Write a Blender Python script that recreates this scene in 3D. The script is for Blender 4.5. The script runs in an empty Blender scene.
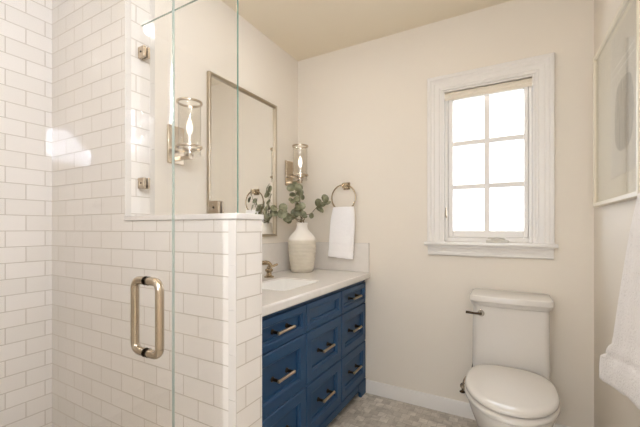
import bpy, bmesh, math, random
from mathutils import Vector, Matrix
random.seed(7)
PI = math.pi
scene = bpy.context.scene
COL = scene.collection

# ------------------------------------------------------------------ camera
cam_d = bpy.data.cameras.new('camera')
cam = bpy.data.objects.new('camera', cam_d)
COL.objects.link(cam)
cam.location = (0.0, 0.0, 1.148)
cam.rotation_euler = (math.radians(90), 0, math.radians(29.1))
cam_d.sensor_width = 36.0
cam_d.lens = 338.0 / 640.0 * 36.0
cam_d.shift_y = 14.5 / 640.0
cam_d.clip_start = 0.01
scene.camera = cam

# ------------------------------------------------------------------ exposure, world, lights
scene.view_settings.view_transform = 'Standard'
scene.view_settings.look = 'None'
scene.view_settings.gamma = 1.0
scene.view_settings.use_curve_mapping = False
scene.view_settings.exposure = 0.17
scene.cycles.transparent_max_bounces = 48
scene.cycles.max_bounces = 14
scene.cycles.diffuse_bounces = 7
scene.cycles.glossy_bounces = 6
scene.cycles.sample_clamp_indirect = 0.0

world = bpy.data.worlds.new('sky')
scene.world = world
world.use_nodes = True
wn = world.node_tree.nodes
wn['Background'].inputs['Color'].default_value = (1.0, 1.0, 1.0, 1)
wn['Background'].inputs['Strength'].default_value = 2.0


def area_light(name, loc, rot, sx, sy, power, color, portal=False, shape='RECTANGLE', spread=PI):
    d = bpy.data.lights.new(name, 'AREA')
    d.shape = shape
    d.size = sx
    if shape == 'RECTANGLE':
        d.size_y = sy
    d.energy = power
    d.color = color
    d.spread = spread
    o = bpy.data.objects.new(name, d)
    o.location = loc
    o.rotation_euler = rot
    COL.objects.link(o)
    if portal:
        d.cycles.is_portal = True
    return o


# daylight through the window in view and the right-wall window; front fill is added
area_light('daylight_back', (-0.11, 2.42, 1.55), (-PI / 2, 0, 0), 0.46, 0.9, 6.0, (0.91, 1.0, 1.19))
area_light('daylight_right', (0.53, -0.32, 2.16), (0, PI / 2, 0), 0.46, 0.38, 46, (0.91, 1.0, 1.19))
area_light('front_fill', (-0.26, -1.47, 1.60), (PI / 2, 0, 0), 0.9, 1.2, 13, (0.91, 1.0, 1.19))  # soft fill from the rear, its window is added too
# unseen downlights added to brighten shower and vanity (their trims are built further down)
ADDED_DOWNLIGHTS = [(-0.86, 1.40), (-0.35, -0.62), (-1.35, 0.30)]
for (dx, dy), pw in zip(ADDED_DOWNLIGHTS, (1.5, 2.5, 1.0)):
    area_light('fill_downlight_lamp', (dx, dy, 2.425), (0, 0, 0), 0.13, 0.13, pw, (1.0, 0.97, 0.93), shape='DISK')


# ------------------------------------------------------------------ helpers
def link(o, parent=None):
    COL.objects.link(o)
    if parent is not None:
        o.parent = parent
    return o


def total_offset(p):
    v = Vector((0, 0, 0))
    while p is not None:
        v += p.location
        p = p.parent
    return v


def mk(name, bm, mat, parent=None, smooth=True, angle=35, bevel=0.0, segs=2):
    """bmesh in world coordinates -> one mesh object (moved into its parent's space)"""
    bmesh.ops.recalc_face_normals(bm, faces=bm.faces)
    off = total_offset(parent)
    bmesh.ops.translate(bm, verts=bm.verts, vec=-off)
    me = bpy.data.meshes.new(name)
    bm.to_mesh(me)
    bm.free()
    for m in (mat if isinstance(mat, (list, tuple)) else [mat]):
        me.materials.append(m)
    if smooth:
        for p in me.polygons:
            p.use_smooth = True
        me.set_sharp_from_angle(angle=math.radians(angle))
    o = bpy.data.objects.new(name, me)
    link(o, parent)
    if bevel > 0:
        b = o.modifiers.new('bevel', 'BEVEL')
        b.width = bevel
        b.segments = segs
        b.limit_method = 'ANGLE'
        b.angle_limit = math.radians(40)
        b.harden_normals = False
    return o


def thing(name, loc, label, cat, group=None):
    o = bpy.data.objects.new(name, None)
    o.empty_display_size = 0.05
    o.location = loc
    link(o)
    return tag(o, label, cat, group)


def tag(o, label, cat, group=None):
    o['label'] = label
    o['category'] = cat
    if group:
        o['group'] = group
    return o


def struct(o):
    o['kind'] = 'structure'
    return o


def copy_tree(o, parent=None):
    c = o.copy()
    COL.objects.link(c)
    if parent is not None:
        c.parent = parent
    for ch in list(o.children):
        copy_tree(ch, c)
    return c


def box(bm, x0, x1, y0, y1, z0, z1):
    vs = [bm.verts.new(p) for p in ((x0, y0, z0), (x1, y0, z0), (x1, y1, z0), (x0, y1, z0),
                                    (x0, y0, z1), (x1, y0, z1), (x1, y1, z1), (x0, y1, z1))]
    for f in ((0, 3, 2, 1), (4, 5, 6, 7), (0, 1, 5, 4), (1, 2, 6, 5), (2, 3, 7, 6), (3, 0, 4, 7)):
        bm.faces.new([vs[i] for i in f])
    return bm


def B(*a):
    bm = bmesh.new()
    for q in (a if isinstance(a[0], (tuple, list)) else [a]):
        box(bm, *q)
    return bm


def loft(bm, rings, closed=True, cap0=True, cap1=True):
    vr = [[bm.verts.new(p) for p in r] for r in rings]
    n = len(vr[0])
    for a, b in zip(vr[:-1], vr[1:]):
        for i in range(n if closed else n - 1):
            j = (i + 1) % n
            bm.faces.new((a[i], a[j], b[j], b[i]))
    if cap0:
        bm.faces.new(vr[0][::-1])
    if cap1:
        bm.faces.new(vr[-1])
    return vr


def lathe(bm, prof, c, axis='z', n=40, cap0=True, cap1=True):
    """prof: (radius, height) pairs; c: origin of the axis"""
    rings = []
    for r, h in prof:
        ring = []
        for i in range(n):
            a = 2 * PI * i / n
            u, v = r * math.cos(a), r * math.sin(a)
            if axis == 'z':
                p = (c[0] + u, c[1] + v, c[2] + h)
            elif axis == 'x':
                p = (c[0] + h, c[1] + u, c[2] + v)
            else:
                p = (c[0] + u, c[1] + h, c[2] + v)
            ring.append(p)
        rings.append(ring)
    loft(bm, rings, True, cap0, cap1)
    return bm


def smooth_path(pts, per=6, closed=False):
    P = [Vector(p) for p in pts]
    out = []
    n = len(P)
    rng = range(n) if closed else range(n - 1)
    for i in rng:
        if closed:
            a, b, c, d = P[i - 1], P[i], P[(i + 1) % n], P[(i + 2) % n]
        else:
            a, b, c, d = P[max(i - 1, 0)], P[i], P[i + 1], P[min(i + 2, n - 1)]
        for k in range(per):
            t = k / per
            out.append(0.5 * ((2 * b) + (c - a) * t + (2 * a - 5 * b + 4 * c - d) * t * t + (3 * b - a - 3 * c + d) * t ** 3))
    if not closed:
        out.append(P[-1])
    return out


def tube(bm, pts, r, n=10, closed=False):
    P = [Vector(p) for p in pts]
    m = len(P)
    rad = r if isinstance(r, (list, tuple)) else [r] * m
    rings = []
    up = None
    for i in range(m):
        if closed:
            t = (P[(i + 1) % m] - P[i - 1]).normalized()
        else:
            t = (P[min(i + 1, m - 1)] - P[max(i - 1, 0)]).normalized()
        if up is None:
            up = Vector((0, 0, 1)) if abs(t.z) < 0.9 else Vector((1, 0, 0))
        s = t.cross(up).normalized()
        up = s.cross(t).normalized()
        rings.append([P[i] + rad[i] * (math.cos(2 * PI * k / n) * s + math.sin(2 * PI * k / n) * up) for k in range(n)])
    if closed:
        rings.append(rings[0])
        loft(bm, rings, True, False, False)
        bmesh.ops.remove_doubles(bm, verts=bm.verts, dist=1e-6)
    else:
        loft(bm, rings, True, True, True)
    return bm


def fillet(pts, r, per=6):
    """polyline with rounded corners"""
    P = [Vector(p) for p in pts]
    out = [P[0]]
    for i in range(1, len(P) - 1):
        a = (P[i - 1] - P[i]).normalized()
        b = (P[i + 1] - P[i]).normalized()
        p0, p1 = P[i] + a * r, P[i] + b * r
        for k in range(per + 1):
            t = k / per
            out.append((1 - t) ** 2 * p0 + 2 * t * (1 - t) * P[i] + t * t * p1)
    out.append(P[-1])
    return out


def rrect(x0, x1, y0, y1, r, n=5):
    pts = []
    for cx, cy, a0 in ((x1 - r, y1 - r, 0), (x0 + r, y1 - r, PI / 2), (x0 + r, y0 + r, PI), (x1 - r, y0 + r, 1.5 * PI)):
        for k in range(n + 1):
            a = a0 + PI / 2 * k / n
            pts.append((cx + r * math.cos(a), cy + r * math.sin(a)))
    return pts


def prism(bm, poly, axis, a, b):
    """poly: 2-D outline; axis: the extruded one (x: poly = y,z; y: poly = x,z; z: poly = x,y)"""
    def mp(p, t):
        return {'x': (t, p[0], p[1]), 'y': (p[0], t, p[1]), 'z': (p[0], p[1], t)}[axis]
    loft(bm, [[mp(p, a) for p in poly], [mp(p, b) for p in poly]])
    return bm


# ------------------------------------------------------------------ materials
def new_mat(name):
    m = bpy.data.materials.new(name)
    m.use_nodes = True
    return m, m.node_tree.nodes, m.node_tree.links, m.node_tree.nodes['Principled BSDF']


def srgb(r, g, b):
    f = lambda c: ((c / 255 + 0.055) / 1.055) ** 2.4 if c / 255 > 0.04045 else c / 255 / 12.92
    return (f(r), f(g), f(b), 1)


def plain(name, col, rough=0.5, metal=0.0, var=0.04, scale=12.0, bump=0.0, bscale=150.0, spec=0.5, coat=0.0):
    m, N, L, p = new_mat(name)
    tc = N.new('ShaderNodeTexCoord')
    nz = N.new('ShaderNodeTexNoise')
    nz.inputs['Scale'].default_value = scale
    nz.inputs['Detail'].default_value = 3
    L.new(tc.outputs['Object'], nz.inputs['Vector'])
    mix = N.new('ShaderNodeMix')
    mix.data_type = 'RGBA'
    mix.inputs[6].default_value = tuple(c * (1 - var) for c in col[:3]) + (1,)
    mix.inputs[7].default_value = tuple(min(1, c * (1 + var)) for c in col[:3]) + (1,)
    L.new(nz.outputs['Fac'], mix.inputs[0])
    L.new(mix.outputs[2], p.inputs['Base Color'])
    p.inputs['Roughness'].default_value = rough
    p.inputs['Metallic'].default_value = metal
    p.inputs['Specular IOR Level'].default_value = spec
    p.inputs['Coat Weight'].default_value = coat
    if bump > 0:
        n2 = N.new('ShaderNodeTexNoise')
        n2.inputs['Scale'].default_value = bscale
        n2.inputs['Detail'].default_value = 2
        L.new(tc.outputs['Object'], n2.inputs['Vector'])
        bp = N.new('ShaderNodeBump')
        bp.inputs['Strength'].default_value = bump
        bp.inputs['Distance'].default_value = 0.002
        L.new(n2.outputs['Fac'], bp.inputs['Height'])
        L.new(bp.outputs['Normal'], p.inputs['Normal'])
    return m


WALL = srgb(231, 223, 211)
M_wall = plain('wall_paint', WALL, 0.62, var=0.015, scale=2.5, bump=0.05, bscale=220, spec=0.3)
M_ceil = plain('ceiling_paint', srgb(237, 227, 208), 0.85, var=0.015, scale=2, spec=0.2)
M_trim = plain('white_trim_paint', srgb(230, 226, 221), 0.35, var=0.01)
M_quartz = plain('pale_quartz', srgb(226, 221, 215), 0.18, var=0.05, scale=26)
M_ceramic = plain('white_ceramic', srgb(216, 211, 204), 0.16, var=0.01)
M_sinkc = plain('sink_ceramic', srgb(246, 244, 240), 0.10, var=0.01)
M_nickel = plain('brushed_nickel', srgb(196, 181, 161), 0.26, 1.0, var=0.06, scale=60)
M_nickel_l = plain('satin_nickel_frame', srgb(180, 167, 147), 0.4, 1.0, var=0.06, scale=40)
M_handle = plain('warm_nickel', srgb(200, 187, 168), 0.2, 1.0, var=0.05, scale=50)
M_brass = plain('champagne_bronze', srgb(172, 155, 130), 0.25, 1.0, var=0.05, scale=60)
M_bronze = plain('dark_bronze', srgb(70, 58, 46), 0.3, 1.0, var=0.1, scale=60)
M_pull = plain('pull_bar_bronze', srgb(182, 160, 132), 0.28, 1.0, var=0.1, scale=60)
M_chrome = plain('chrome', srgb(210, 205, 198), 0.08, 1.0, var=0.02)
M_blue = plain('navy_cabinet_paint', srgb(32, 68, 104), 0.42, var=0.05, scale=8, bump=0.04, bscale=260, spec=0.35)
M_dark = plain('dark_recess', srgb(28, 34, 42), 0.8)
M_shade = plain('linen_shade_fabric', srgb(226, 216, 200), 0.9, var=0.06, scale=90, bump=0.2, bscale=500)
M_stem = plain('twig_bark', srgb(112, 98, 66), 0.7, var=0.2, scale=40)
M_rubber = plain('black_rubber', srgb(30, 30, 30), 0.7)
M_frame = plain('champagne_wood_frame', srgb(224, 214, 194), 0.4, var=0.04, scale=30)
M_mat = plain('mat_board', srgb(238, 230, 212), 0.9, var=0.01)
M_crank = plain('beige_hardware', srgb(205, 199, 188), 0.4, var=0.02)
M_baffle = plain('white_metal', srgb(235, 230, 222), 0.4, var=0.01)
M_outside = plain('weathered_hedge', srgb(120, 130, 95), 0.9, var=0.3, scale=9)


def terry(name, col, freq=420.0, strength=0.7):
    m, N, L, p = new_mat(name)
    tc = N.new('ShaderNodeTexCoord')
    n1 = N.new('ShaderNodeTexNoise')
    n1.inputs['Scale'].default_value = freq
    n1.inputs['Detail'].default_value = 2
    n2 = N.new('ShaderNodeTexNoise')
    n2.inputs['Scale'].default_value = 60
    L.new(tc.outputs['Object'], n1.inputs['Vector'])
    L.new(tc.outputs['Object'], n2.inputs['Vector'])
    add = N.new('ShaderNodeMath')
    add.operation = 'ADD'
    L.new(n1.outputs['Fac'], add.inputs[0])
    L.new(n2.outputs['Fac'], add.inputs[1])
    bp = N.new('ShaderNodeBump')
    bp.inputs['Strength'].default_value = strength
    bp.inputs['Distance'].default_value = 0.004
    L.new(add.outputs[0], bp.inputs['Height'])
    L.new(bp.outputs['Normal'], p.inputs['Normal'])
    p.inputs['Base Color'].default_value = col
    p.inputs['Roughness'].default_value = 0.95
    p.inputs['Sheen Weight'].default_value = 0.25
    p.inputs['Specular IOR Level'].default_value = 0.1
    return m


M_towel = terry('white_terry', srgb(252, 250, 251))
M_towel2 = terry('white_bath_terry', srgb(240, 234, 230), 170, 1.0)


def tile_mat():
    m, N, L, p = new_mat('white_subway_tile')
    tc = N.new('ShaderNodeTexCoord')
    ge = N.new('ShaderNodeNewGeometry')
    sp = N.new('ShaderNodeSeparateXYZ')
    sn = N.new('ShaderNodeSeparateXYZ')
    L.new(tc.outputs['Object'], sp.inputs[0])
    L.new(ge.outputs['True Normal'], sn.inputs[0])

    def math_(op, a, b=None):
        n = N.new('ShaderNodeMath')
        n.operation = op
        for i, v in enumerate((a, b)):
            if v is None:
                continue
            if isinstance(v, (int, float)):
                n.inputs[i].default_value = v
            else:
                L.new(v, n.inputs[i])
        return n.outputs[0]
    sel = math_('GREATER_THAN', math_('ABSOLUTE', sn.outputs['X']), 0.5)
    ux = math_('ADD', sp.outputs['X'], 1.936)
    uy = math_('SUBTRACT', sp.outputs['Y'], 0.831)
    u = math_('ADD', math_('MULTIPLY', sel, uy), math_('MULTIPLY', math_('SUBTRACT', 1.0, sel), ux))
    rh = 0.0768
    v = math_('ADD', sp.outputs['Z'], 24 * rh - 1.748)
    u = math_('ADD', u, 30 * 0.158)
    cb = N.new('ShaderNodeCombineXYZ')
    L.new(u, cb.inputs[0])
    L.new(v, cb.inputs[1])
    br = N.new('ShaderNodeTexBrick')
    br.offset = 0.5
    br.offset_frequency = 2
    br.inputs['Scale'].default_value = 1.0
    br.inputs['Brick Width'].default_value = 0.158
    br.inputs['Row Height'].default_value = rh
    br.inputs['Mortar Size'].default_value = 0.0019
    br.inputs['Mortar Smooth'].default_value = 0.25
    br.inputs['Bias'].default_value = 0.0
    br.inputs['Color1'].default_value = srgb(230, 224, 216)
    br.inputs['Color2'].default_value = srgb(235, 229, 222)
    br.inputs['Mortar'].default_value = srgb(192, 181, 167)
    L.new(cb.outputs[0], br.inputs['Vector'])
    L.new(br.outputs['Color'], p.inputs['Base Color'])
    inv = math_('SUBTRACT', 1.0, br.outputs['Fac'])
    nz = N.new('ShaderNodeTexNoise')
    nz.inputs['Scale'].default_value = 7
    nz.inputs['Detail'].default_value = 1
    L.new(tc.outputs['Object'], nz.inputs['Vector'])
    h = math_('ADD', inv, math_('MULTIPLY', nz.outputs['Fac'], 0.45))
    # every tile is set at a very slightly different angle
    row = math_('FLOOR', math_('DIVIDE', v, rh))
    odd = math_('FLOORED_MODULO', row, 2.0)
    sh_ = math_('MULTIPLY', math_('SUBTRACT', 1.0, odd), 0.079)
    colm = math_('FLOOR', math_('DIVIDE', math_('ADD', u, sh_), 0.158))
    cid = N.new('ShaderNodeCombineXYZ')
    L.new(colm, cid.inputs[0])
    L.new(row, cid.inputs[1])
    L.new(sel, cid.inputs[2])
    wn_ = N.new('ShaderNodeTexWhiteNoise')
    wn_.noise_dimensions = '3D'
    L.new(cid.outputs[0], wn_.inputs['Vector'])
    sb = N.new('ShaderNodeVectorMath')
    sb.operation = 'SUBTRACT'
    L.new(wn_.outputs['Color'], sb.inputs[0])
    sb.inputs[1].default_value = (0.5, 0.5, 0.5)
    sc_ = N.new('ShaderNodeVectorMath')
    sc_.operation = 'SCALE'
    L.new(sb.outputs[0], sc_.inputs[0])
    sc_.inputs['Scale'].default_value = 0.022
    ad = N.new('ShaderNodeVectorMath')
    ad.operation = 'ADD'
    L.new(ge.outputs['Normal'], ad.inputs[0])
    L.new(sc_.outputs[0], ad.inputs[1])
    nm = N.new('ShaderNodeVectorMath')
    nm.operation = 'NORMALIZE'
    L.new(ad.outputs[0], nm.inputs[0])
    bp = N.new('ShaderNodeBump')
    bp.inputs['Strength'].default_value = 0.6
    bp.inputs['Distance'].default_value = 0.0018
    L.new(h, bp.inputs['Height'])
    L.new(nm.outputs[0], bp.inputs['Normal'])
    L.new(bp.outputs['Normal'], p.inputs['Normal'])
    rg = math_('ADD', math_('MULTIPLY', br.outputs['Fac'], 0.6), 0.035)
    L.new(rg, p.inputs['Roughness'])
    return m


M_tile = tile_mat()
M_bull = plain('glazed_bullnose', srgb(219, 213, 205), 0.14, var=0.015, scale=20)


def floor_mat():
    m, N, L, p = new_mat('marble_mosaic')
    tc = N.new('ShaderNodeTexCoord')
    mp = N.new('ShaderNodeMapping')
    mp.inputs['Rotation'].default_value = (0, 0, 0)
    L.new(tc.outputs['Object'], mp.inputs['Vector'])
    br = N.new('ShaderNodeTexBrick')
    br.offset = 0.5
    br.inputs['Scale'].default_value = 1
    br.inputs['Brick Width'].default_value = 0.052
    br.inputs['Row Height'].default_value = 0.052
    br.inputs['Mortar Size'].default_value = 0.0014
    br.inputs['Mortar Smooth'].default_value = 0.3
    br.inputs['Color1'].default_value = srgb(186, 177, 166)
    br.inputs['Color2'].default_value = srgb(226, 219, 208)
    br.inputs['Mortar'].default_value = srgb(172, 163, 150)
    L.new(mp.outputs[0], br.inputs['Vector'])
    nz = N.new('ShaderNodeTexNoise')
    nz.inputs['Scale'].default_value = 16
    nz.inputs['Detail'].default_value = 6
    nz.inputs['Distortion'].default_value = 1.5
    L.new(tc.outputs['Object'], nz.inputs['Vector'])
    rp = N.new('ShaderNodeValToRGB')
    rp.color_ramp.elements[0].position = 0.35
    rp.color_ramp.elements[0].color = (0.66, 0.65, 0.64, 1)
    rp.color_ramp.elements[1].position = 0.62
    rp.color_ramp.elements[1].color = (1, 1, 1, 1)
    L.new(nz.outputs['Fac'], rp.inputs[0])
    mx = N.new('ShaderNodeMix')
    mx.data_type = 'RGBA'
    mx.blend_type = 'MULTIPLY'
    mx.inputs[0].default_value = 0.8
    L.new(br.outputs['Color'], mx.inputs[6])
    L.new(rp.outputs['Color'], mx.inputs[7])
    L.new(mx.outputs[2], p.inputs['Base Color'])
    p.inputs['Roughness'].default_value = 0.35
    bp = N.new('ShaderNodeBump')
    bp.invert = True
    bp.inputs['Strength'].default_value = 0.4
    bp.inputs['Distance'].default_value = 0.001
    L.new(br.outputs['Fac'], bp.inputs['Height'])
    L.new(bp.outputs['Normal'], p.inputs['Normal'])
    return m


M_floor = floor_mat()


def thin_glass(name, tint, ior=1.45, rough=0.0):
    m, N, L, p = new_mat(name)
    N.remove(p)
    out = N['Material Output']
    tr = N.new('ShaderNodeBsdfTransparent')
    tr.inputs['Color'].default_value = tint
    gl = N.new('ShaderNodeBsdfGlossy')
    gl.inputs['Roughness'].default_value = rough
    # Schlick reflectance, the same on both faces of the sheet
    f0 = ((ior - 1) / (ior + 1)) ** 2
    lw = N.new('ShaderNodeLayerWeight')
    lw.inputs['Blend'].default_value = 0.5
    pw = N.new('ShaderNodeMath')
    pw.operation = 'POWER'
    L.new(lw.outputs['Facing'], pw.inputs[0])
    pw.inputs[1].default_value = 5.0
    ma = N.new('ShaderNodeMath')
    ma.operation = 'MULTIPLY_ADD'
    L.new(pw.outputs[0], ma.inputs[0])
    ma.inputs[1].default_value = 1 - f0
    ma.inputs[2].default_value = f0
    mx = N.new('ShaderNodeMixShader')
    L.new(ma.outputs[0], mx.inputs[0])
    L.new(tr.outputs[0], mx.inputs[1])
    L.new(gl.outputs[0], mx.inputs[2])
    L.new(mx.outputs[0], out.inputs['Surface'])
    return m


M_glass = thin_glass('clear_shower_glass', (0.999, 0.998, 0.995, 1))
M_pane = thin_glass('window_glass', (0.98, 0.99, 0.99, 1))
M_sglass = thin_glass('sconce_glass', (0.97, 0.965, 0.95, 1), 1.5)
M_picglass = thin_glass('picture_glass', (0.98, 0.98, 0.97, 1), 1.45)
m, N, L, p = new_mat('highlight_glass_edge')
p.inputs['Base Color'].default_value = srgb(178, 194, 184)  # highlight along the door edge lightened into this colour
p.inputs['Roughness'].default_value = 0.12
p.inputs['Transmission Weight'].default_value = 0.45
p.inputs['IOR'].default_value = 1.5
M_edge = m
m, N, L, p = new_mat('teal_glass_edge')
p.inputs['Base Color'].default_value = srgb(104, 140, 128)
p.inputs['Roughness'].default_value = 0.12
p.inputs['Transmission Weight'].default_value = 0.3
p.inputs['IOR'].default_value = 1.5
M_edge_dark = m
m, N, L, p = new_mat('mirror_silver')
p.inputs['Base Color'].default_value = (0.92, 0.92, 0.9, 1)
p.inputs['Metallic'].default_value = 1
p.inputs['Roughness'].default_value = 0.015
M_mirror = m


def emit(name, col, strength):
    m, N, L, p = new_mat(name)
    p.inputs['Base Color'].default_value = col
    p.inputs['Emission Color'].default_value = col
    p.inputs['Emission Strength'].default_value = strength
    return m


M_bulb = emit('warm_bulb', (1.0, 0.94, 0.88, 1), 0.9)
M_lens = emit('added_downlight_lens', (1.0, 0.88, 0.72, 1), 6.0)


def leaf_mat():
    m, N, L, p = new_mat('eucalyptus_leaf')
    tc = N.new('ShaderNodeTexCoord')
    nz = N.new('ShaderNodeTexNoise')
    nz.inputs['Scale'].default_value = 22
    nz.inputs['Detail'].default_value = 3
    L.new(tc.outputs['Object'], nz.inputs['Vector'])
    rp = N.new('ShaderNodeValToRGB')
    e = rp.color_ramp.elements
    e[0].position = 0.36
    e[0].color = srgb(84, 82, 54)
    e[1].position = 0.62
    e[1].color = srgb(150, 150, 122)
    k = e.new(0.48)
    k.color = srgb(116, 116, 86)
    L.new(nz.outputs['Fac'], rp.inputs[0])
    L.new(rp.outputs['Color'], p.inputs['Base Color'])
    p.inputs['Roughness'].default_value = 0.5
    return m


M_leaf = leaf_mat()


def vase_mat():
    m, N, L, p = new_mat('two_tone_stoneware')
    tc = N.new('ShaderNodeTexCoord')
    sp = N.new('ShaderNodeSeparateXYZ')
    L.new(tc.outputs['Object'], sp.inputs[0])
    rp = N.new('ShaderNodeValToRGB')
    mr = N.new('ShaderNodeMapRange')
    mr.inputs['From Min'].default_value = 0.215
    mr.inputs['From Max'].default_value = 0.232
    L.new(sp.outputs['Z'], mr.inputs['Value'])
    L.new(mr.outputs[0], rp.inputs[0])
    rp.color_ramp.elements[0].color = srgb(214, 206, 190)
    rp.color_ramp.elements[1].color = srgb(242, 236, 228)
    L.new(rp.outputs['Color'], p.inputs['Base Color'])
    nz = N.new('ShaderNodeTexNoise')
    nz.inputs['Scale'].default_value = 260
    L.new(tc.outputs['Object'], nz.inputs['Vector'])
    bp = N.new('ShaderNodeBump')
    bp.inputs['Strength'].default_value = 0.15
    bp.inputs['Distance'].default_value = 0.001
    L.new(nz.outputs['Fac'], bp.inputs['Height'])
    L.new(bp.outputs['Normal'], p.inputs['Normal'])
    p.inputs['Roughness'].default_value = 0.55
    return m


M_vase = vase_mat()


def print_mat():
    """abstract print: pale grey field, fine ruled lines, a grey upright oval with vertical strokes"""
    m, N, L, p = new_mat('abstract_print')
    tc = N.new('ShaderNodeTexCoord')
    sp = N.new('ShaderNodeSeparateXYZ')
    L.new(tc.outputs['Object'], sp.inputs[0])

    def M(op, a, b=None):
        n = N.new('ShaderNodeMath')
        n.operation = op
        for i, v in enumerate((a, b)):
            if v is None:
                continue
            if isinstance(v, (int, float)):
                n.inputs[i].default_value = v
            else:
                L.new(v, n.inputs[i])
        return n.outputs[0]
    y, z = sp.outputs['Y'], sp.outputs['Z']
    # oval, local coordinates (print origin at its centre)
    nz = N.new('ShaderNodeTexNoise')
    nz.inputs['Scale'].default_value = 20
    L.new(tc.outputs['Object'], nz.inputs['Vector'])
    wob = M('MULTIPLY', M('SUBTRACT', nz.outputs['Fac'], 0.5), 0.25)
    ey = M('DIVIDE', M('ADD', y, 0.0), 0.118)
    ez = M('DIVIDE', M('ADD', z, 0.015), 0.135)
    e = M('ADD', M('ADD', M('POWER', M('ABSOLUTE', ey), 3.0), M('POWER', M('ABSOLUTE', ez), 3.0)), wob)
    oval = M('LESS_THAN', e, 1.0)
    wv = N.new('ShaderNodeTexNoise')
    wv.inputs['Scale'].default_value = 1.0
    wv.inputs['Detail'].default_value = 4
    mp = N.new('ShaderNodeMapping')
    mp.inputs['Scale'].default_value = (1, 110, 6)
    L.new(tc.outputs['Object'], mp.inputs['Vector'])
    L.new(mp.outputs[0], wv.inputs['Vector'])
    rp = N.new('ShaderNodeValToRGB')
    rp.color_ramp.elements[0].position = 0.3
    rp.color_ramp.elements[0].color = srgb(140, 134, 122)
    rp.color_ramp.elements[1].position = 0.7
    rp.color_ramp.elements[1].color = srgb(196, 190, 178)
    L.new(wv.outputs['Fac'], rp.inputs[0])
    mx = N.new('ShaderNodeMix')
    mx.data_type = 'RGBA'
    mx.inputs[6].default_value = srgb(222, 216, 204)
    L.new(oval, mx.inputs[0])
    L.new(rp.outputs['Color'], mx.inputs[7])
    # ruled lines above the oval and down its far side
    l1 = M('LESS_THAN', M('ABSOLUTE', M('SUBTRACT', z, 0.165)), 0.003)
    l2 = M('LESS_THAN', M('ABSOLUTE', M('SUBTRACT', z, 0.195)), 0.003)
    l3 = M('LESS_THAN', M('ABSOLUTE', M('SUBTRACT', y, 0.162)), 0.004)
    ln = M('MAXIMUM', M('MAXIMUM', l1, l2), l3)
    m2 = N.new('ShaderNodeMix')
    m2.data_type = 'RGBA'
    L.new(ln, m2.inputs[0])
    L.new(mx.outputs[2], m2.inputs[6])
    m2.inputs[7].default_value = srgb(246, 242, 232)
    L.new(m2.outputs[2], p.inputs['Base Color'])
    p.inputs['Roughness'].default_value = 0.8
    return m


M_print = print_mat()

# ------------------------------------------------------------------ room shell
XL, XR, YB, ZC = -1.437, 0.390, 2.227, 2.452      # vanity wall, right wall, window wall, ceiling
YW, YK, XE, XS = 0.861, 0.999, -0.804, -2.080      # shower back wall / half wall faces
YF, YSF = -1.30, -0.06                             # wall behind the camera, shower front wall

struct(mk('floor', B(XS - 0.12, XR + 0.12, YF - 0.12, YB + 0.14, -0.1, 0.0), M_floor, smooth=False))
struct(mk('ceiling', B(XS - 0.12, XR + 0.12, YF - 0.12, YB + 0.14, ZC, ZC + 0.1), M_ceil, smooth=False))
struct(mk('wall_left', B(XL - 0.12, XL, YK, YB + 0.14, 0, ZC), M_wall, smooth=False))
# window wall with its opening
WX0, WX1, WZ0, WZ1 = -0.362, 0.133, 1.062, 2.008
struct(mk('wall_back', B((XL, WX0, YB, YB + 0.14, 0, ZC), (WX1, XR + 0.12, YB, YB + 0.14, 0, ZC),
                         (WX0, WX1, YB, YB + 0.14, 0, WZ0), (WX0, WX1, YB, YB + 0.14, WZ1, ZC)), M_wall, smooth=False))
RY0, RY1, RZ0, RZ1 = -0.54, -0.10, 1.90, 2.415
struct(mk('wall_right', B((XR, XR + 0.12, YF, RY0, 0, ZC), (XR, XR + 0.12, RY1, YB, 0, ZC),
                          (XR, XR + 0.12, RY0, RY1, 0, RZ0), (XR, XR + 0.12, RY0, RY1, RZ1, ZC)), M_wall, smooth=False))
FX0, FX1, FZ0, FZ1 = -0.72, 0.20, 0.98, 2.22
struct(mk('wall_front', B((-0.92, FX0, YF - 0.12, YF, 0, ZC), (FX1, XR + 0.12, YF - 0.12, YF, 0, ZC),
                          (FX0, FX1, YF - 0.12, YF, FZ1, ZC), (FX0, FX1, YF - 0.12, YF, 0, FZ0)), M_wall, smooth=False))
struct(mk('wall_entry', B(-0.92, -0.80, YF, YSF - 0.12, 0, ZC), M_wall, smooth=False))
struct(mk('wall_shower_front', B(XS - 0.12, -0.80, YSF - 0.12, YSF, 0, ZC), M_tile, smooth=False))
struct(mk('wall_shower_left', B(XS - 0.12, XS, YSF, YW, 0, ZC), M_tile, smooth=False))
struct(mk('wall_shower_back', B(XS - 0.12, XL, YW, YK - 0.012, 0, ZC), M_tile, smooth=False))
struct(mk('wall_half', B(XL, XE, YW, YK, 0, 1.178), M_tile, smooth=False))
# half-wall cap, a pale quartz slab
struct(mk('trim_1', B(XL + 0.001, XE + 0.006, YW - 0.006, YK + 0.004, 1.1785, 1.1985), M_quartz, bevel=0.002))


def bullnose(name, seg):
    """stacked glazed edge pieces, each one 0.1525 tall"""
    bm = bmesh.new()
    x0, x1, y0, y1, z0, z1 = seg
    z = z0
    while z < z1 - 0.002:
        t = min(z + 0.1536, z1)
        box(bm, x0, x1, y0, y1, z + 0.0008, t - 0.0008)
        z += 0.1536
    return struct(mk(name, bm, M_bull, bevel=0.0025))


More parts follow.
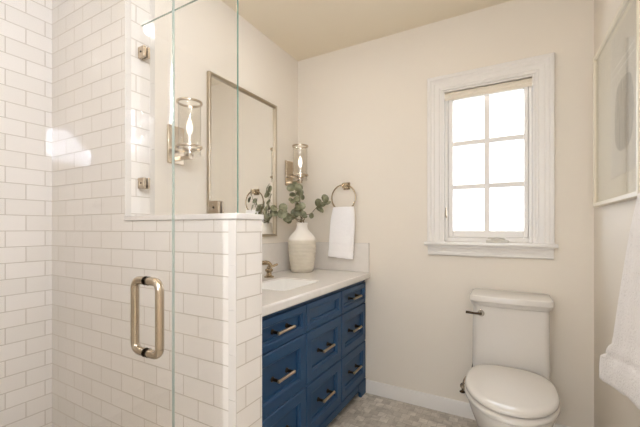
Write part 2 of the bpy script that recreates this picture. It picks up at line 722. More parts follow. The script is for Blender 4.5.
bullnose('trim_2', (XE - 0.033, XE + 0.0015, YW - 0.0025, YW + 0.001, 0.1, 1.1775))      # half wall, front face edge
bullnose('trim_3', (XL - 0.001, XL + 0.0022, YW - 0.0015, YW + 0.026, 1.1995, ZC))       # shower corner
bullnose('trim_4', (XL - 0.001, XL + 0.0018, YK - 0.024, YK + 0.001, 1.2035, ZC))       # end of tile on vanity wall
struct(mk('trim_5', B(-0.925, -0.805, YSF + 0.001, YW - 0.001, 0.0, 0.1), M_quartz, bevel=0.003))  # shower curb


def baseboard(name, x0, x1, y0, y1, side):
    h, t = 0.088, 0.014
    bm = bmesh.new()
    if side == 'back':
        prism(bm, [(y1, 0.001), (y1 - t, 0.001), (y1 - t, h - 0.012), (y1 - t * 0.45, h), (y1, h)], 'x', x0, x1)
    elif side == 'right':
        prism(bm, [(x1, 0.001), (x1 - t, 0.001), (x1 - t, h - 0.012), (x1 - t * 0.45, h), (x1, h)], 'y', y0, y1)
    return struct(mk(name, bm, M_trim))


baseboard('baseboard_back', -0.866, XR - 0.015, 0, YB - 0.0005, 'back')
baseboard('baseboard_right', 0, XR - 0.0005, YF + 0.001, YB - 0.001, 'right')

# ------------------------------------------------------------------ window in view
win = bpy.data.objects.new('window_1', None)
win.location = (-0.114, YB, 1.06)
link(win)
struct(win)


def casing_profile():
    # (outward distance from the opening, projection from the wall)
    return [(0.0, 0.0), (0.0, 0.010), (0.006, 0.012), (0.012, 0.012), (0.016, 0.016), (0.040, 0.018), (0.046, 0.022),
            (0.060, 0.023), (0.066, 0.028), (0.082, 0.028), (0.086, 0.024), (0.086, 0.0)]


bm = bmesh.new()
rings = []
for q, prj in casing_profile():
    rings.append([Vector(p) for p in ((WX0 - q, YB - prj, WZ0), (WX0 - q, YB - prj, WZ1 + q), (WX1 + q, YB - prj, WZ1 + q), (WX1 + q, YB - prj, WZ0))])
vr = [[bm.verts.new(p) for p in r] for r in rings]
for a, b in zip(vr[:-1], vr[1:]):
    for i in range(3):
        bm.faces.new((a[i], a[i + 1], b[i + 1], b[i]))
for i in (0, 3):
    bm.faces.new([r[i] for r in vr])
mk('casing', bm, M_trim, win, angle=20)
# stool and apron
bm = bmesh.new()
prism(bm, [(YB + 0.075, 1.040), (YB - 0.046, 1.040), (YB - 0.052, 1.046), (YB - 0.052, 1.056), (YB - 0.046, 1.0615), (YB + 0.075, 1.0615)], 'x', WX0 - 0.1, WX1 + 0.1)
# horns only in front of the wall: cut the part buried in the wall
mk('stool', bm, M_trim, win)
bm = bmesh.new()
prism(bm, [(YB, 1.040), (YB - 0.034, 1.040), (YB - 0.034, 1.030), (YB - 0.026, 1.020), (YB - 0.022, 1.004), (YB - 0.026, 0.998), (YB - 0.026, 0.984), (YB - 0.018, 0.978), (YB, 0.978)], 'x', WX0 - 0.082, WX1 + 0.082)
mk('apron', bm, M_trim, win, angle=20)
# jamb lining
mk('jamb', B((WX0, WX0 + 0.012, YB, YB + 0.138, WZ0, WZ1), (WX1 - 0.012, WX1, YB, YB + 0.138, WZ0, WZ1),
             (WX0 + 0.012, WX1 - 0.012, YB, YB + 0.138, WZ1 - 0.012, WZ1), (WX0 + 0.012, WX1 - 0.012, YB + 0.0755, YB + 0.138, WZ0, WZ0 + 0.010)), M_trim, win, smooth=False)
# fixed outer frame then sash
F0, F1 = YB + 0.042, YB + 0.10


def rect_frame(x0, x1, z0, z1, ws, y0, y1):
    l, r, b, t = ws
    return B((x0, x0 + l, y0, y1, z0, z1), (x1 - r, x1, y0, y1, z0, z1), (x0 + l, x1 - r, y0, y1, z0, z0 + b), (x0 + l, x1 - r, y0, y1, z1 - t, z1))


mk('window_frame', rect_frame(WX0 + 0.012, WX1 - 0.012, WZ0, WZ1 - 0.012, (0.018, 0.018, 0.028, 0.012), YB + 0.032, F1), M_trim, win, bevel=0.003)
PX0, PX1, PZ0, PZ1 = -0.303, 0.079, 1.131, 1.948
sash = mk('sash', rect_frame(WX0 + 0.031, WX1 - 0.031, WZ0 + 0.029, WZ1 - 0.026, (PX0 - WX0 - 0.031, WX1 - 0.031 - PX1, PZ0 - WZ0 - 0.029, WZ1 - 0.026 - PZ1), F0, F1 - 0.01), M_trim, win, bevel=0.004)
bm = bmesh.new()
xm = (PX0 + PX1) / 2
box(bm, xm - 0.0145, xm + 0.0145, F0 + 0.004, F0 + 0.030, PZ0 - 0.002, PZ1 + 0.002)
for k in (1, 2):
    zz = PZ0 + (PZ1 - PZ0) * k / 3
    box(bm, PX0 - 0.002, xm - 0.0146, F0 + 0.004, F0 + 0.030, zz - 0.0145, zz + 0.0145)
    box(bm, xm + 0.0146, PX1 + 0.002, F0 + 0.004, F0 + 0.030, zz - 0.0145, zz + 0.0145)
mk('muntins', bm, M_trim, sash, bevel=0.003)
mk('pane', B(PX0 - 0.004, PX1 + 0.004, F0 + 0.034, F0 + 0.038, PZ0 - 0.004, PZ1 + 0.004), M_pane, sash, smooth=False)
# crank operator on the bottom rail, folded
bm = bmesh.new()
prism(bm, rrect(-0.115, 0.005, YB - 0.012, YB + 0.030, 0.010), 'z', 1.0620, 1.076)
prism(bm, rrect(-0.090, -0.015, YB - 0.006, YB + 0.024, 0.010), 'z', 1.076, 1.086)
cr = mk('crank_housing', bm, M_crank, win, bevel=0.003)
bm = bmesh.new()
tube(bm, fillet([(-0.02, YB + 0.008, 1.090), (-0.06, YB - 0.004, 1.094), (-0.105, YB - 0.004, 1.088)], 0.01), 0.005, 8)
mk('crank_handle', bm, M_crank, cr)
# sash lock lever on the left side of the frame
bm = B((WX0 + 0.017, WX0 + 0.027, YB + 0.022, YB + 0.0318, 1.19, 1.26))
lk = mk('lock_plate', bm, M_baffle, win, bevel=0.002)
bm = bmesh.new()
tube(bm, [(WX0 + 0.022, YB + 0.024, 1.215), (WX0 + 0.022, YB + 0.012, 1.225), (WX0 + 0.022, YB + 0.006, 1.275)], [0.005, 0.005, 0.004], 8)
mk('lock_lever', bm, M_nickel, lk)

# roller shade rolled up under the head of the window
sh = thing('roller_shade', (-0.114, YB + 0.015, 1.995), 'beige roller shade rolled up tight under the head of the white window', 'window shade')
bm = bmesh.new()
lathe(bm, [(0.0185, 0.0), (0.0185, WX1 - WX0 - 0.034)], (WX0 + 0.017, YB + 0.0115, 1.972), 'x', 28)
mk('fabric_roll', bm, M_shade, sh)
mk('hem_bar', B(WX0 + 0.017, WX1 - 0.017, YB - 0.0085, YB - 0.0045, 1.940, 1.958), M_shade, sh, bevel=0.002)
for x in (WX0 + 0.0125, WX1 - 0.0165):
    mk('end_bracket', B(x, x + 0.004, YB - 0.010, YB + 0.030, 1.950, 1.9955), M_baffle, sh, smooth=False)

# window behind the camera, right wall
w2 = bpy.data.objects.new('window_2', None)
w2.location = (XR, -0.32, RZ0)
link(w2)
struct(w2)
def yframe(y0, y1, z0, z1, w, x0, x1, wt=None):
    wt = w if wt is None else wt
    return B((x0, x1, y0, y0 + w, z0, z1), (x0, x1, y1 - w, y1, z0, z1), (x0, x1, y0 + w, y1 - w, z0, z0 + w), (x0, x1, y0 + w, y1 - w, z1 - wt, z1))
mk('casing', yframe(RY0 - 0.08, RY1 + 0.08, RZ0 - 0.08, ZC - 0.001, 0.08, XR - 0.02, XR, 0.034), M_trim, w2, bevel=0.004)
s2 = mk('sash', yframe(RY0, RY1, RZ0, RZ1, 0.028, XR + 0.04, XR + 0.08), M_trim, w2, bevel=0.003)
bm = bmesh.new()
box(bm, XR + 0.045, XR + 0.075, -0.33, -0.31, RZ0 + 0.046, RZ1 - 0.046)
for k in (1,):
    zz = RZ0 + (RZ1 - RZ0) * k / 2
    box(bm, XR + 0.045, XR + 0.075, RY0 + 0.046, -0.3301, zz - 0.01, zz + 0.01)
    box(bm, XR + 0.045, XR + 0.075, -0.3099, RY1 - 0.046, zz - 0.01, zz + 0.01)
mk('muntins', bm, M_trim, s2, bevel=0.003)
mk('pane', B(XR + 0.058, XR + 0.062, RY0 + 0.04, RY1 - 0.04, RZ0 + 0.04, RZ1 - 0.04), M_pane, s2, smooth=False)

# wide window added behind the camera for frontal light, facing the one in view
w3 = bpy.data.objects.new('fill_window', None)
w3.location = (-0.26, YF, FZ0)
link(w3)
struct(w3)
mk('casing', rect_frame(FX0 - 0.08, FX1 + 0.08, FZ0 - 0.08, FZ1 + 0.08, (0.08, 0.08, 0.08, 0.08), YF, YF + 0.02), M_trim, w3, bevel=0.004)
s3 = mk('sash', rect_frame(FX0, FX1, FZ0, FZ1, (0.045, 0.045, 0.045, 0.045), YF - 0.08, YF - 0.04), M_trim, w3, bevel=0.003)
bm = bmesh.new()
for k in (1, 2):
    xx = FX0 + (FX1 - FX0) * k / 3
    box(bm, xx - 0.01, xx + 0.01, YF - 0.075, YF - 0.045, FZ0 + 0.046, FZ1 - 0.046)
mk('mullions', bm, M_trim, s3, bevel=0.003)
mk('pane', B(FX0 + 0.04, FX1 - 0.04, YF - 0.062, YF - 0.058, FZ0 + 0.04, FZ1 - 0.04), M_pane, s3, smooth=False)

# ------------------------------------------------------------------ shower glass
GX0, GX1 = -0.869, -0.861


def glass_prism(name, poly, axis, a, b, parent, clear=None, edge=None):
    """clear faces, green polished edges"""
    bm = bmesh.new()
    prism(bm, poly, axis, a, b)
    bmesh.ops.recalc_face_normals(bm, faces=bm.faces)
    ax = 'xyz'.index(axis)
    for f in bm.faces:
        f.material_index = 0 if abs(f.normal[ax]) > 0.5 else 1
        if clear is not None and clear(f.calc_center_median()):
            f.material_index = 0
    return mk(name, bm, [M_glass, edge or M_edge], parent, smooth=False)


GT = 2.05
door = thing('shower_door', (-0.865, -0.05, 0.0), 'frameless clear glass shower door with a nickel pull handle near its edge', 'shower door')
glass_prism('glass_panel', [(-0.045, 0.112), (0.6605, 0.112), (0.6605, GT), (-0.045, GT)], 'x', GX0, GX1, door)
# back to back D pull handle
hy, hz0, hz1 = 0.579, 0.806, 1.003
hd = None
for sgn in (1, -1):
    xg = -0.865 + sgn * 0.0052
    xo = -0.865 + sgn * 0.054
    bm = bmesh.new()
    tube(bm, fillet([(xg, hy, hz0), (xo, hy, hz0), (xo, hy, hz1), (xg, hy, hz1)], 0.026, 8), 0.0115, 14)
    g = mk('pull_handle', bm, M_handle, door)
    for z in (hz0, hz1):
        bm = bmesh.new()
        lathe(bm, [(0.0125, 0), (0.0125, 0.0025), (0.0118, 0.003)], (xg, hy, z), 'x', 20)
        if sgn < 0:
            bmesh.ops.scale(bm, vec=(-1, 1, 1), verts=bm.verts, space=Matrix.Translation((-xg, 0, 0)))
        mk('collar', bm, M_bronze, g)
for z in (0.42, 1.78):
    hg = mk('hinge', B(-0.885, -0.845, -0.058, 0.03, z - 0.045, z + 0.045), M_nickel, door, bevel=0.002)

pan = thing('shower_glass_panel', (-0.865, 0.76, 0.1), 'clear glass panel between the shower door and the half wall, notched over its cap', 'shower panel')
glass_prism('glass_panel', [(0.6635, 0.102), (0.8575, 0.102), (0.8575, 1.1995), (0.9250, 1.1995), (0.9250, GT), (0.6635, GT)], 'x', GX0, GX1, pan,
            clear=lambda c: c.y > 0.8)

ret = thing('shower_glass_panel', (-1.15, 0.931, 1.2), 'clear glass return panel standing on the half wall cap and clipped to the tiled wall', 'shower panel')
glass_prism('glass_panel', [(XL + 0.004, 1.1995), (GX1, 1.1995), (GX1, GT), (XL + 0.004, GT)], 'y', 0.9265, 0.9345, ret, clear=lambda c: c.x < -1.4, edge=M_edge_dark)


def clip(x0, x1, z0, z1):
    c = mk('glass_clip', B((x0, x1, 0.915, 0.9263, z0, z1), (x0, x1, 0.9347, 0.946, z0, z1)), M_nickel, ret, bevel=0.0012)
    bm = bmesh.new()
    lathe(bm, [(0.0045, 0), (0.0045, 0.0012)], ((x0 + x1) / 2, 0.9137, (z0 + z1) / 2), 'y', 16)
    mk('screw', bm, M_bronze, c)


clip(XL + 0.0035, XL + 0.047, 1.900, 1.948)
clip(XL + 0.0035, XL + 0.047, 1.322, 1.370)
clip(-0.993, -0.943, 1.2, 1.250)

# ------------------------------------------------------------------ vanity
VX = -0.868                       # drawer faces
VY0, VY1 = 1.020, 2.218
C = [1.022, 1.423, 1.823, 2.217]
ZT = 0.798                        # underside of the worktop
van = thing('vanity_cabinet', (-1.15, 1.62, 0), 'navy blue bathroom vanity with panelled drawers under the pale worktop', 'vanity')
bm = bmesh.new()
box(bm, XL + 0.002, VX - 0.021, VY0, VY1, 0.09, 0.62)
for a in ((XL + 0.002, XL + 0.02, VY0, VY1, 0.62, ZT), (VX - 0.04, VX - 0.021, VY0, VY1, 0.62, ZT),
          (XL + 0.02, VX - 0.04, VY0, VY0 + 0.018, 0.62, ZT), (XL + 0.02, VX - 0.04, VY1 - 0.018, VY1, 0.62, ZT)):
    box(bm, *a)
mk('carcass', bm, M_blue, van, smooth=False)


def foot_outline(y0, y1, flip):
    # bracket foot with a curved inner edge
    pts = [(0.0, 0.0), (0.085, 0.0), (0.088, 0.012)]
    for k in range(7):
        a = PI / 2 * k / 6
        pts.append((0.088 + 0.045 * (1 - math.cos(a)), 0.012 + 0.045 * math.sin(a)))
    pts += [(0.133, 0.0995), (0.0, 0.0995)]
    return [((y0 - p[0]) if flip else (y0 + p[0]), p[1] + 0.0005) for p in pts]


# bottom rail joined with the two bracket feet
mk('bottom_rail', B(VX - 0.020, VX - 0.002, VY0 + 0.1335, VY1 - 0.1335, 0.056, 0.100), M_blue, van, bevel=0.002)
for y, fl in ((VY0, False), (VY1, True)):
    bm = bmesh.new()
    prism(bm, foot_outline(y, 0, fl), 'x', VX - 0.0205, VX)
    mk('foot', bm, M_blue, van, bevel=0.0015)
for y in (VY0 + 0.02, VY1 - 0.055):
    mk('foot', B(XL + 0.02, XL + 0.06, y, y + 0.035, 0.0005, 0.0895), M_blue, van)
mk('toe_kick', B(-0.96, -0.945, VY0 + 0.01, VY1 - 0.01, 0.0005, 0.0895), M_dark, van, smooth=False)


def drawer_front(y0, y1, z0, z1, fw):
    """proud slab with moulded frame and recessed panel, facing +X"""
    prof = [(0.0, -0.020), (0.0, -0.004), (0.004, 0.0), (fw - 0.004, 0.0), (fw, -0.002), (fw + 0.004, -0.007), (fw + 0.012, -0.009), (fw + 0.013, -0.017), (fw + 0.016, -0.0175)]
    rings = []
    for q, dx in prof:
        rings.append([(VX + dx, y0 + q, z0 + q), (VX + dx, y1 - q, z0 + q), (VX + dx, y1 - q, z1 - q), (VX + dx, y0 + q, z1 - q)])
    bm = bmesh.new()
    loft(bm, rings)
    return mk('drawer_front', bm, M_blue, van, angle=20)


def pull(drw, y, z):
    """bar pull: two dark posts on oval backplates and a paler round bar"""
    half = 0.062
    bm = bmesh.new()
    x0 = VX - 0.0174
    bar_x = VX + 0.022
    for s in (-1, 1):
        yy = y + s * 0.054
        lathe(bm, [(0.0120, 0), (0.0120, 0.003), (0.0080, 0.007), (0.0062, bar_x - x0)], (x0, yy, z), 'x', 14)
    b = mk('drawer_pull', bm, M_bronze, drw)
    bm = bmesh.new()
    lathe(bm, [(0.0068, 0), (0.0082, 0.004), (0.0068, 0.009), (0.0068, 2 * half - 0.009), (0.0082, 2 * half - 0.004), (0.0068, 2 * half)], (bar_x, y - half, z), 'y', 14)
    bmesh.ops.translate(bm, verts=bm.verts, vec=-total_offset(b))
    # the bar belongs to the pull: joined into the same mesh, second material
    bm2 = bmesh.new()
    bm2.from_mesh(b.data)
    me = bpy.data.meshes.new('bar')
    bmesh.ops.recalc_face_normals(bm, faces=bm.faces)
    for f in bm.faces:
        f.material_index = 1
        f.smooth = True
    bm.to_mesh(me)
    bm.free()
    bm2.from_mesh(me)
    bm2.to_mesh(b.data)
    bm2.free()
    b.data.materials.append(M_pull)


rows = [(0.632, 0.772, 0.034), (0.369, 0.627, 0.052), (0.106, 0.364, 0.052)]
for ci in range(3):
    y0, y1 = C[ci] + 0.0025, C[ci + 1] - 0.0025
    for ri, (z0, z1, fw) in enumerate(rows):
        dr = drawer_front(y0, y1, z0, z1, fw)
        if ri == 0 and ci == 1:
            dr['label'] = 'plain false drawer front without a pull'
            continue
        pull(dr, (y0 + y1) / 2, (z0 + z1) / 2)
mk('top_rail', B(VX - 0.0205, VX - 0.008, VY0, VY1, 0.775, ZT - 0.0005), M_blue, van, smooth=False)

# worktop with a sink cut-out, splashes as its parts
CE, CZ0, CZ1 = -0.836, 0.7985, 0.840
SX0, SX1, SY0, SY1 = -1.228, -0.957, 1.360, 1.728
top = thing('countertop', (-1.15, 1.62, CZ0), 'pale quartz countertop with low splashes covering the navy vanity', 'countertop')
outer = [(CE - 0.0, 1.0045), (CE - 0.0, YB - 0.001), (XL + 0.001, YB - 0.001), (XL + 0.001, 1.0045)]
inner = rrect(SX0, SX1, SY0, SY1, 0.035, 6)
bm = bmesh.new()
for z in (CZ0, CZ1):
    vo = [bm.verts.new((p[0], p[1], z)) for p in outer]
    vi = [bm.verts.new((p[0], p[1], z)) for p in inner]
    eds = [bm.edges.new((vo[i], vo[(i + 1) % 4])) for i in range(4)]
    eds += [bm.edges.new((vi[i], vi[(i + 1) % len(vi)])) for i in range(len(vi))]
    bmesh.ops.triangle_fill(bm, edges=eds, use_beauty=True)
    if z == CZ0:
        vo0, vi0 = vo, vi
for lo, hi in ((vo0, vo), (vi0, vi)):
    n = len(lo)
    for i in range(n):
        bm.faces.new((lo[i], lo[(i + 1) % n], hi[(i + 1) % n], hi[i]))
mk('slab', bm, M_quartz, top, angle=30, bevel=0.009, segs=4)
mk('backsplash', B(XL + 0.001, XL + 0.020, 1.0045, YB - 0.001, CZ1, 1.042), M_quartz, top, bevel=0.002)
mk('side_splash', B(XL + 0.0205, CE - 0.008, YB - 0.020, YB - 0.001, CZ1, 1.042), M_quartz, top, bevel=0.002)

# undermount sink
sk = thing('sink', (-1.092, 1.544, 0.65), 'white rectangular undermount sink set below the pale countertop', 'sink')
bm = bmesh.new()
rings = []
for q, z, r in ((-0.022, 0.7970, 0.05), (0.0008, 0.7970, 0.036), (0.0008, 0.8310, 0.036), (0.0035, 0.8325, 0.036), (0.006, 0.8300, 0.036), (0.010, 0.74, 0.04), (0.018, 0.675, 0.045), (0.040, 0.655, 0.045), (0.075, 0.650, 0.03)):
    rings.append([(p[0], p[1], z) for p in rrect(SX0 + q, SX1 - q, SY0 + q, SY1 - q, r, 6)])
out = []
for q, z, r in ((0.06, 0.640, 0.04), (0.0, 0.655, 0.05), (-0.010, 0.74, 0.05), (-0.022, 0.785, 0.05), (-0.022, 0.7969, 0.05)):
    out.append([(p[0], p[1], z) for p in rrect(SX0 + q, SX1 - q, SY0 + q, SY1 - q, r, 6)])
loft(bm, rings, True, False, True)
loft(bm, out, True, True, False)
bmesh.ops.remove_doubles(bm, verts=bm.verts, dist=2e-4)
mk('basin', bm, M_sinkc, sk)
bm = bmesh.new()
lathe(bm, [(0.022, 0), (0.022, 0.003), (0.016, 0.004)], (-1.092, 1.544, 0.6505), 'z', 24)
mk('drain', bm, M_brass, sk)

# widespread faucet
fc = thing('faucet', (-1.320, 1.57, CZ1), 'champagne bronze widespread faucet with lever handles behind the sink', 'faucet')
bm = bmesh.new()
lathe(bm, [(0.026, 0.0005), (0.026, 0.006), (0.019, 0.012), (0.015, 0.02), (0.0145, 0.085), (0.017, 0.09), (0.017, 0.105), (0.012, 0.112)], (-1.320, 1.57, CZ1), 'z', 28)
tube(bm, fillet([(-1.325, 1.57, CZ1 + 0.095), (-1.215, 1.57, CZ1 + 0.108), (-1.193, 1.57, CZ1 + 0.080)], 0.02), [0.0135] * 2 + [0.012] * 7, 14)
mk('spout', bm, M_brass, fc)
for s in (-1, 1):
    y = 1.57 + s * 0.120
    bm = bmesh.new()
    lathe(bm, [(0.030, 0.0005), (0.030, 0.008), (0.020, 0.012), (0.016, 0.018), (0.016, 0.034), (0.023, 0.038), (0.025, 0.048), (0.020, 0.054), (0.011, 0.058)], (-1.305, y, CZ1), 'z', 28)
    hb = mk('handle_base', bm, M_brass, fc)
    bm = bmesh.new()
    tube(bm, [(-1.305, y - s * 0.014, CZ1 + 0.062), (-1.297, y + s * 0.03, CZ1 + 0.068), (-1.290, y + s * 0.066, CZ1 + 0.076)], [0.0085, 0.008, 0.0075], 12)
    mk('lever', bm, M_brass, hb)

# ------------------------------------------------------------------ vase and eucalyptus
VC = Vector((-1.272, 2.025, CZ1 + 0.0005))
vs = thing('vase', VC, 'two-tone cream stoneware vase with ribbed lower body on the countertop', 'vase')
prof = [(0.0, 0.0), (0.068, 0.0), (0.074, 0.003), (0.0765, 0.010)]
nr = 8
z0, z1 = 0.012, 0.216
for k in range(nr):
    for t, rr in ((0.06, 0.0), (0.24, 0.0026), (0.76, 0.0026), (0.94, 0.0)):
        z = z0 + (z1 - z0) * (k + t) / nr
        prof.append((0.0765 + 0.0215 * math.sin(min(1.0, z / 0.19) * PI / 2) + rr - 0.001, z))
prof += [(0.0965, 0.219), (0.096, 0.228), (0.092, 0.240), (0.083, 0.254), (0.070, 0.268), (0.057, 0.281), (0.047, 0.293), (0.040, 0.306), (0.0375, 0.320),
         (0.0375, 0.332), (0.040, 0.341), (0.0385, 0.345), (0.034, 0.342), (0.032, 0.330), (0.032, 0.310), (0.045, 0.280), (0.080, 0.245), (0.085, 0.22), (0.075, 0.03), (0.0, 0.02)]
bm = bmesh.new()
lathe(bm, [(max(r, 0.0005), h) for r, h in prof], VC, 'z', 56)
mk('body', bm, M_vase, vs, angle=50)


def leaf(bm, c, r, nrm, tip):
    """round cupped leaf with thickness, centred at c"""
    nrm = nrm.normalized()
    tip = (tip - nrm * tip.dot(nrm)).normalized()
    sd = nrm.cross(tip)
    n = 12
    cup = 0.22
    top, bot = [], []
    for k in range(n):
        a = 2 * PI * k / n
        rr = r * (1.0 + 0.10 * math.cos(a))
        p = c + tip * rr * 1.05 * math.cos(a) + sd * rr * 0.92 * math.sin(a) + nrm * (cup * r * math.sin(a) ** 2)
        top.append(p + nrm * 0.0006)
        bot.append(p - nrm * 0.0006)
    mid_t = [c + (p - c) * 0.5 - nrm * (cup * r * 0.12) for p in top]
    mid_b = [c + (p - c) * 0.5 - nrm * (cup * r * 0.12) for p in bot]
    ct, cb = bm.verts.new(c + nrm * 0.0006), bm.verts.new(c - nrm * 0.0006)
    T = [bm.verts.new(p) for p in top]
    MT = [bm.verts.new(p) for p in mid_t]
    Bo = [bm.verts.new(p) for p in bot]
    MB = [bm.verts.new(p) for p in mid_b]
    for i in range(n):
        j = (i + 1) % n
        bm.faces.new((MT[i], MT[j], ct))
        bm.faces.new((T[i], T[j], MT[j], MT[i]))
        bm.faces.new((MB[j], MB[i], cb))
        bm.faces.new((T[j], T[i], Bo[i], Bo[j]))
        bm.faces.new((Bo[j], Bo[i], MB[i], MB[j]))


STEMS = [
    ('tallest eucalyptus stem rising straight up from the cream vase towards the wall sconce',
     [(-1.288, 2.023, 1.24), (-1.300, 2.016, 1.311), (-1.318, 2.017, 1.383), (-1.320, 2.014, 1.425)],
     [((-1.334, 1.985, 1.430), 0.028), ((-1.292, 2.004, 1.430), 0.028), ((-1.288, 2.017, 1.395), 0.025), ((-1.331, 1.998, 1.382), 0.021), ((-1.306, 2.011, 1.346), 0.021), ((-1.311, 1.997, 1.453), 0.021)]),
    ('eucalyptus stem with big round leaves leaning left from the vase over the mirror edge',
     [(-1.301, 2.004, 1.211), (-1.330, 1.955, 1.240), (-1.360, 1.900, 1.273), (-1.375, 1.850, 1.288)],
     [((-1.360, 1.918, 1.285), 0.030), ((-1.360, 1.915, 1.252), 0.033), ((-1.345, 1.945, 1.225), 0.033), ((-1.383, 1.846, 1.281), 0.024), ((-1.383, 1.857, 1.248), 0.021)]),
    ('thin eucalyptus twig rising behind the big left leaves to a pointed tip',
     [(-1.300, 2.040, 1.241), (-1.335, 2.045, 1.314), (-1.385, 2.040, 1.359)],
     [((-1.305, 2.020, 1.303), 0.021), ((-1.325, 1.985, 1.337), 0.018), ((-1.284, 2.013, 1.274), 0.021), ((-1.325, 2.013, 1.261), 0.024), ((-1.360, 2.010, 1.352), 0.014)]),
    ('eucalyptus stem arching right from the vase towards the towel ring',
     [(-1.262, 2.036, 1.205), (-1.251, 2.043, 1.240), (-1.220, 2.061, 1.251), (-1.184, 2.069, 1.289), (-1.142, 2.081, 1.324), (-1.112, 2.098, 1.345)],
     [((-1.252, 2.025, 1.232), 0.021), ((-1.204, 2.040, 1.236), 0.018), ((-1.168, 2.091, 1.279), 0.028), ((-1.188, 2.106, 1.327), 0.026), ((-1.124, 2.092, 1.352), 0.027), ((-1.125, 2.132, 1.326), 0.026), ((-1.150, 2.102, 1.311), 0.021)]),
    ('eucalyptus stem in the middle of the vase leaning forward over the countertop',
     [(-1.255, 1.995, 1.225), (-1.238, 1.950, 1.295), (-1.228, 1.922, 1.360), (-1.224, 1.912, 1.395)],
     [((-1.255, 1.950, 1.285), 0.023), ((-1.216, 1.935, 1.300), 0.022), ((-1.246, 1.922, 1.345), 0.020), ((-1.206, 1.915, 1.358), 0.020), ((-1.226, 1.908, 1.408), 0.022), ((-1.262, 1.968, 1.250), 0.021), ((-1.225, 1.965, 1.245), 0.020)]),
    ('low eucalyptus sprig drooping over the left side of the vase rim',
     [(-1.292, 2.000, 1.197), (-1.306, 1.960, 1.222), (-1.311, 1.930, 1.212)],
     [((-1.332, 1.990, 1.226), 0.024), ((-1.345, 1.966, 1.204), 0.023), ((-1.325, 2.024, 1.240), 0.021)]),
]
rnd = random.Random(3)
for i, (lab, pts, lvs) in enumerate(STEMS):
    a = 2 * PI * i / len(STEMS)
    foot = Vector((VC.x - 0.03 * math.cos(a), VC.y - 0.03 * math.sin(a), CZ1 + 0.06))
    neck = Vector((VC.x + 0.016 * math.cos(a), VC.y + 0.016 * math.sin(a), CZ1 + 0.325))
    st = thing('eucalyptus_stem', foot, lab, 'foliage', 'eucalyptus stems in the cream vase')
    bm = bmesh.new()
    path = smooth_path([foot, neck] + pts, 6)
    tube(bm, path, [0.0032 - 0.0018 * k / (len(path) - 1) for k in range(len(path))], 7)
    mk('twig', bm, M_stem, st)
    bm = bmesh.new()
    for c, r in lvs:
        c = Vector(c)
        near = min(path, key=lambda q: (q - c).length)
        out = (c - near)
        if out.length < 0.008:
            out = Vector((rnd.uniform(-1, 1), rnd.uniform(-1, 1), 0.5))
        nrm = Vector((0.55 + rnd.uniform(-0.5, 0.5), -0.75 + rnd.uniform(-0.45, 0.45), 0.35 + rnd.uniform(-0.4, 0.4)))
        leaf(bm, c, r * 1.12, nrm, out)
        tube(bm, [near, c - (c - near) * 0.2], 0.0011, 5)
    mk('leaves', bm, M_leaf, st, angle=60)

# ------------------------------------------------------------------ mirror
MY0, MY1, MZ0, MZ1 = 1.310, 1.926, 1.090, 2.003
mi = thing('wall_mirror', (XL, 1.638, 1.106), 'tall rectangular mirror in a thin nickel frame on the vanity wall', 'mirror')
prof = [(0.0, 0.0005), (0.0, 0.020), (0.002, 0.022), (0.013, 0.022), (0.015, 0.019), (0.017, 0.009), (0.017, 0.003)]
bm = bmesh.new()
loft(bm, [[(XL + dx, MY0 + q, MZ0 + q), (XL + dx, MY1 - q, MZ0 + q), (XL + dx, MY1 - q, MZ1 - q), (XL + dx, MY0 + q, MZ1 - q)] for q, dx in prof], True, False, False)
mk('frame', bm, M_nickel_l, mi, angle=25)
mk('mirror_glass', B(XL + 0.001, XL + 0.0065, MY0 + 0.0165, MY1 - 0.0165, MZ0 + 0.0165, MZ1 - 0.0165), M_mirror, mi, smooth=False)

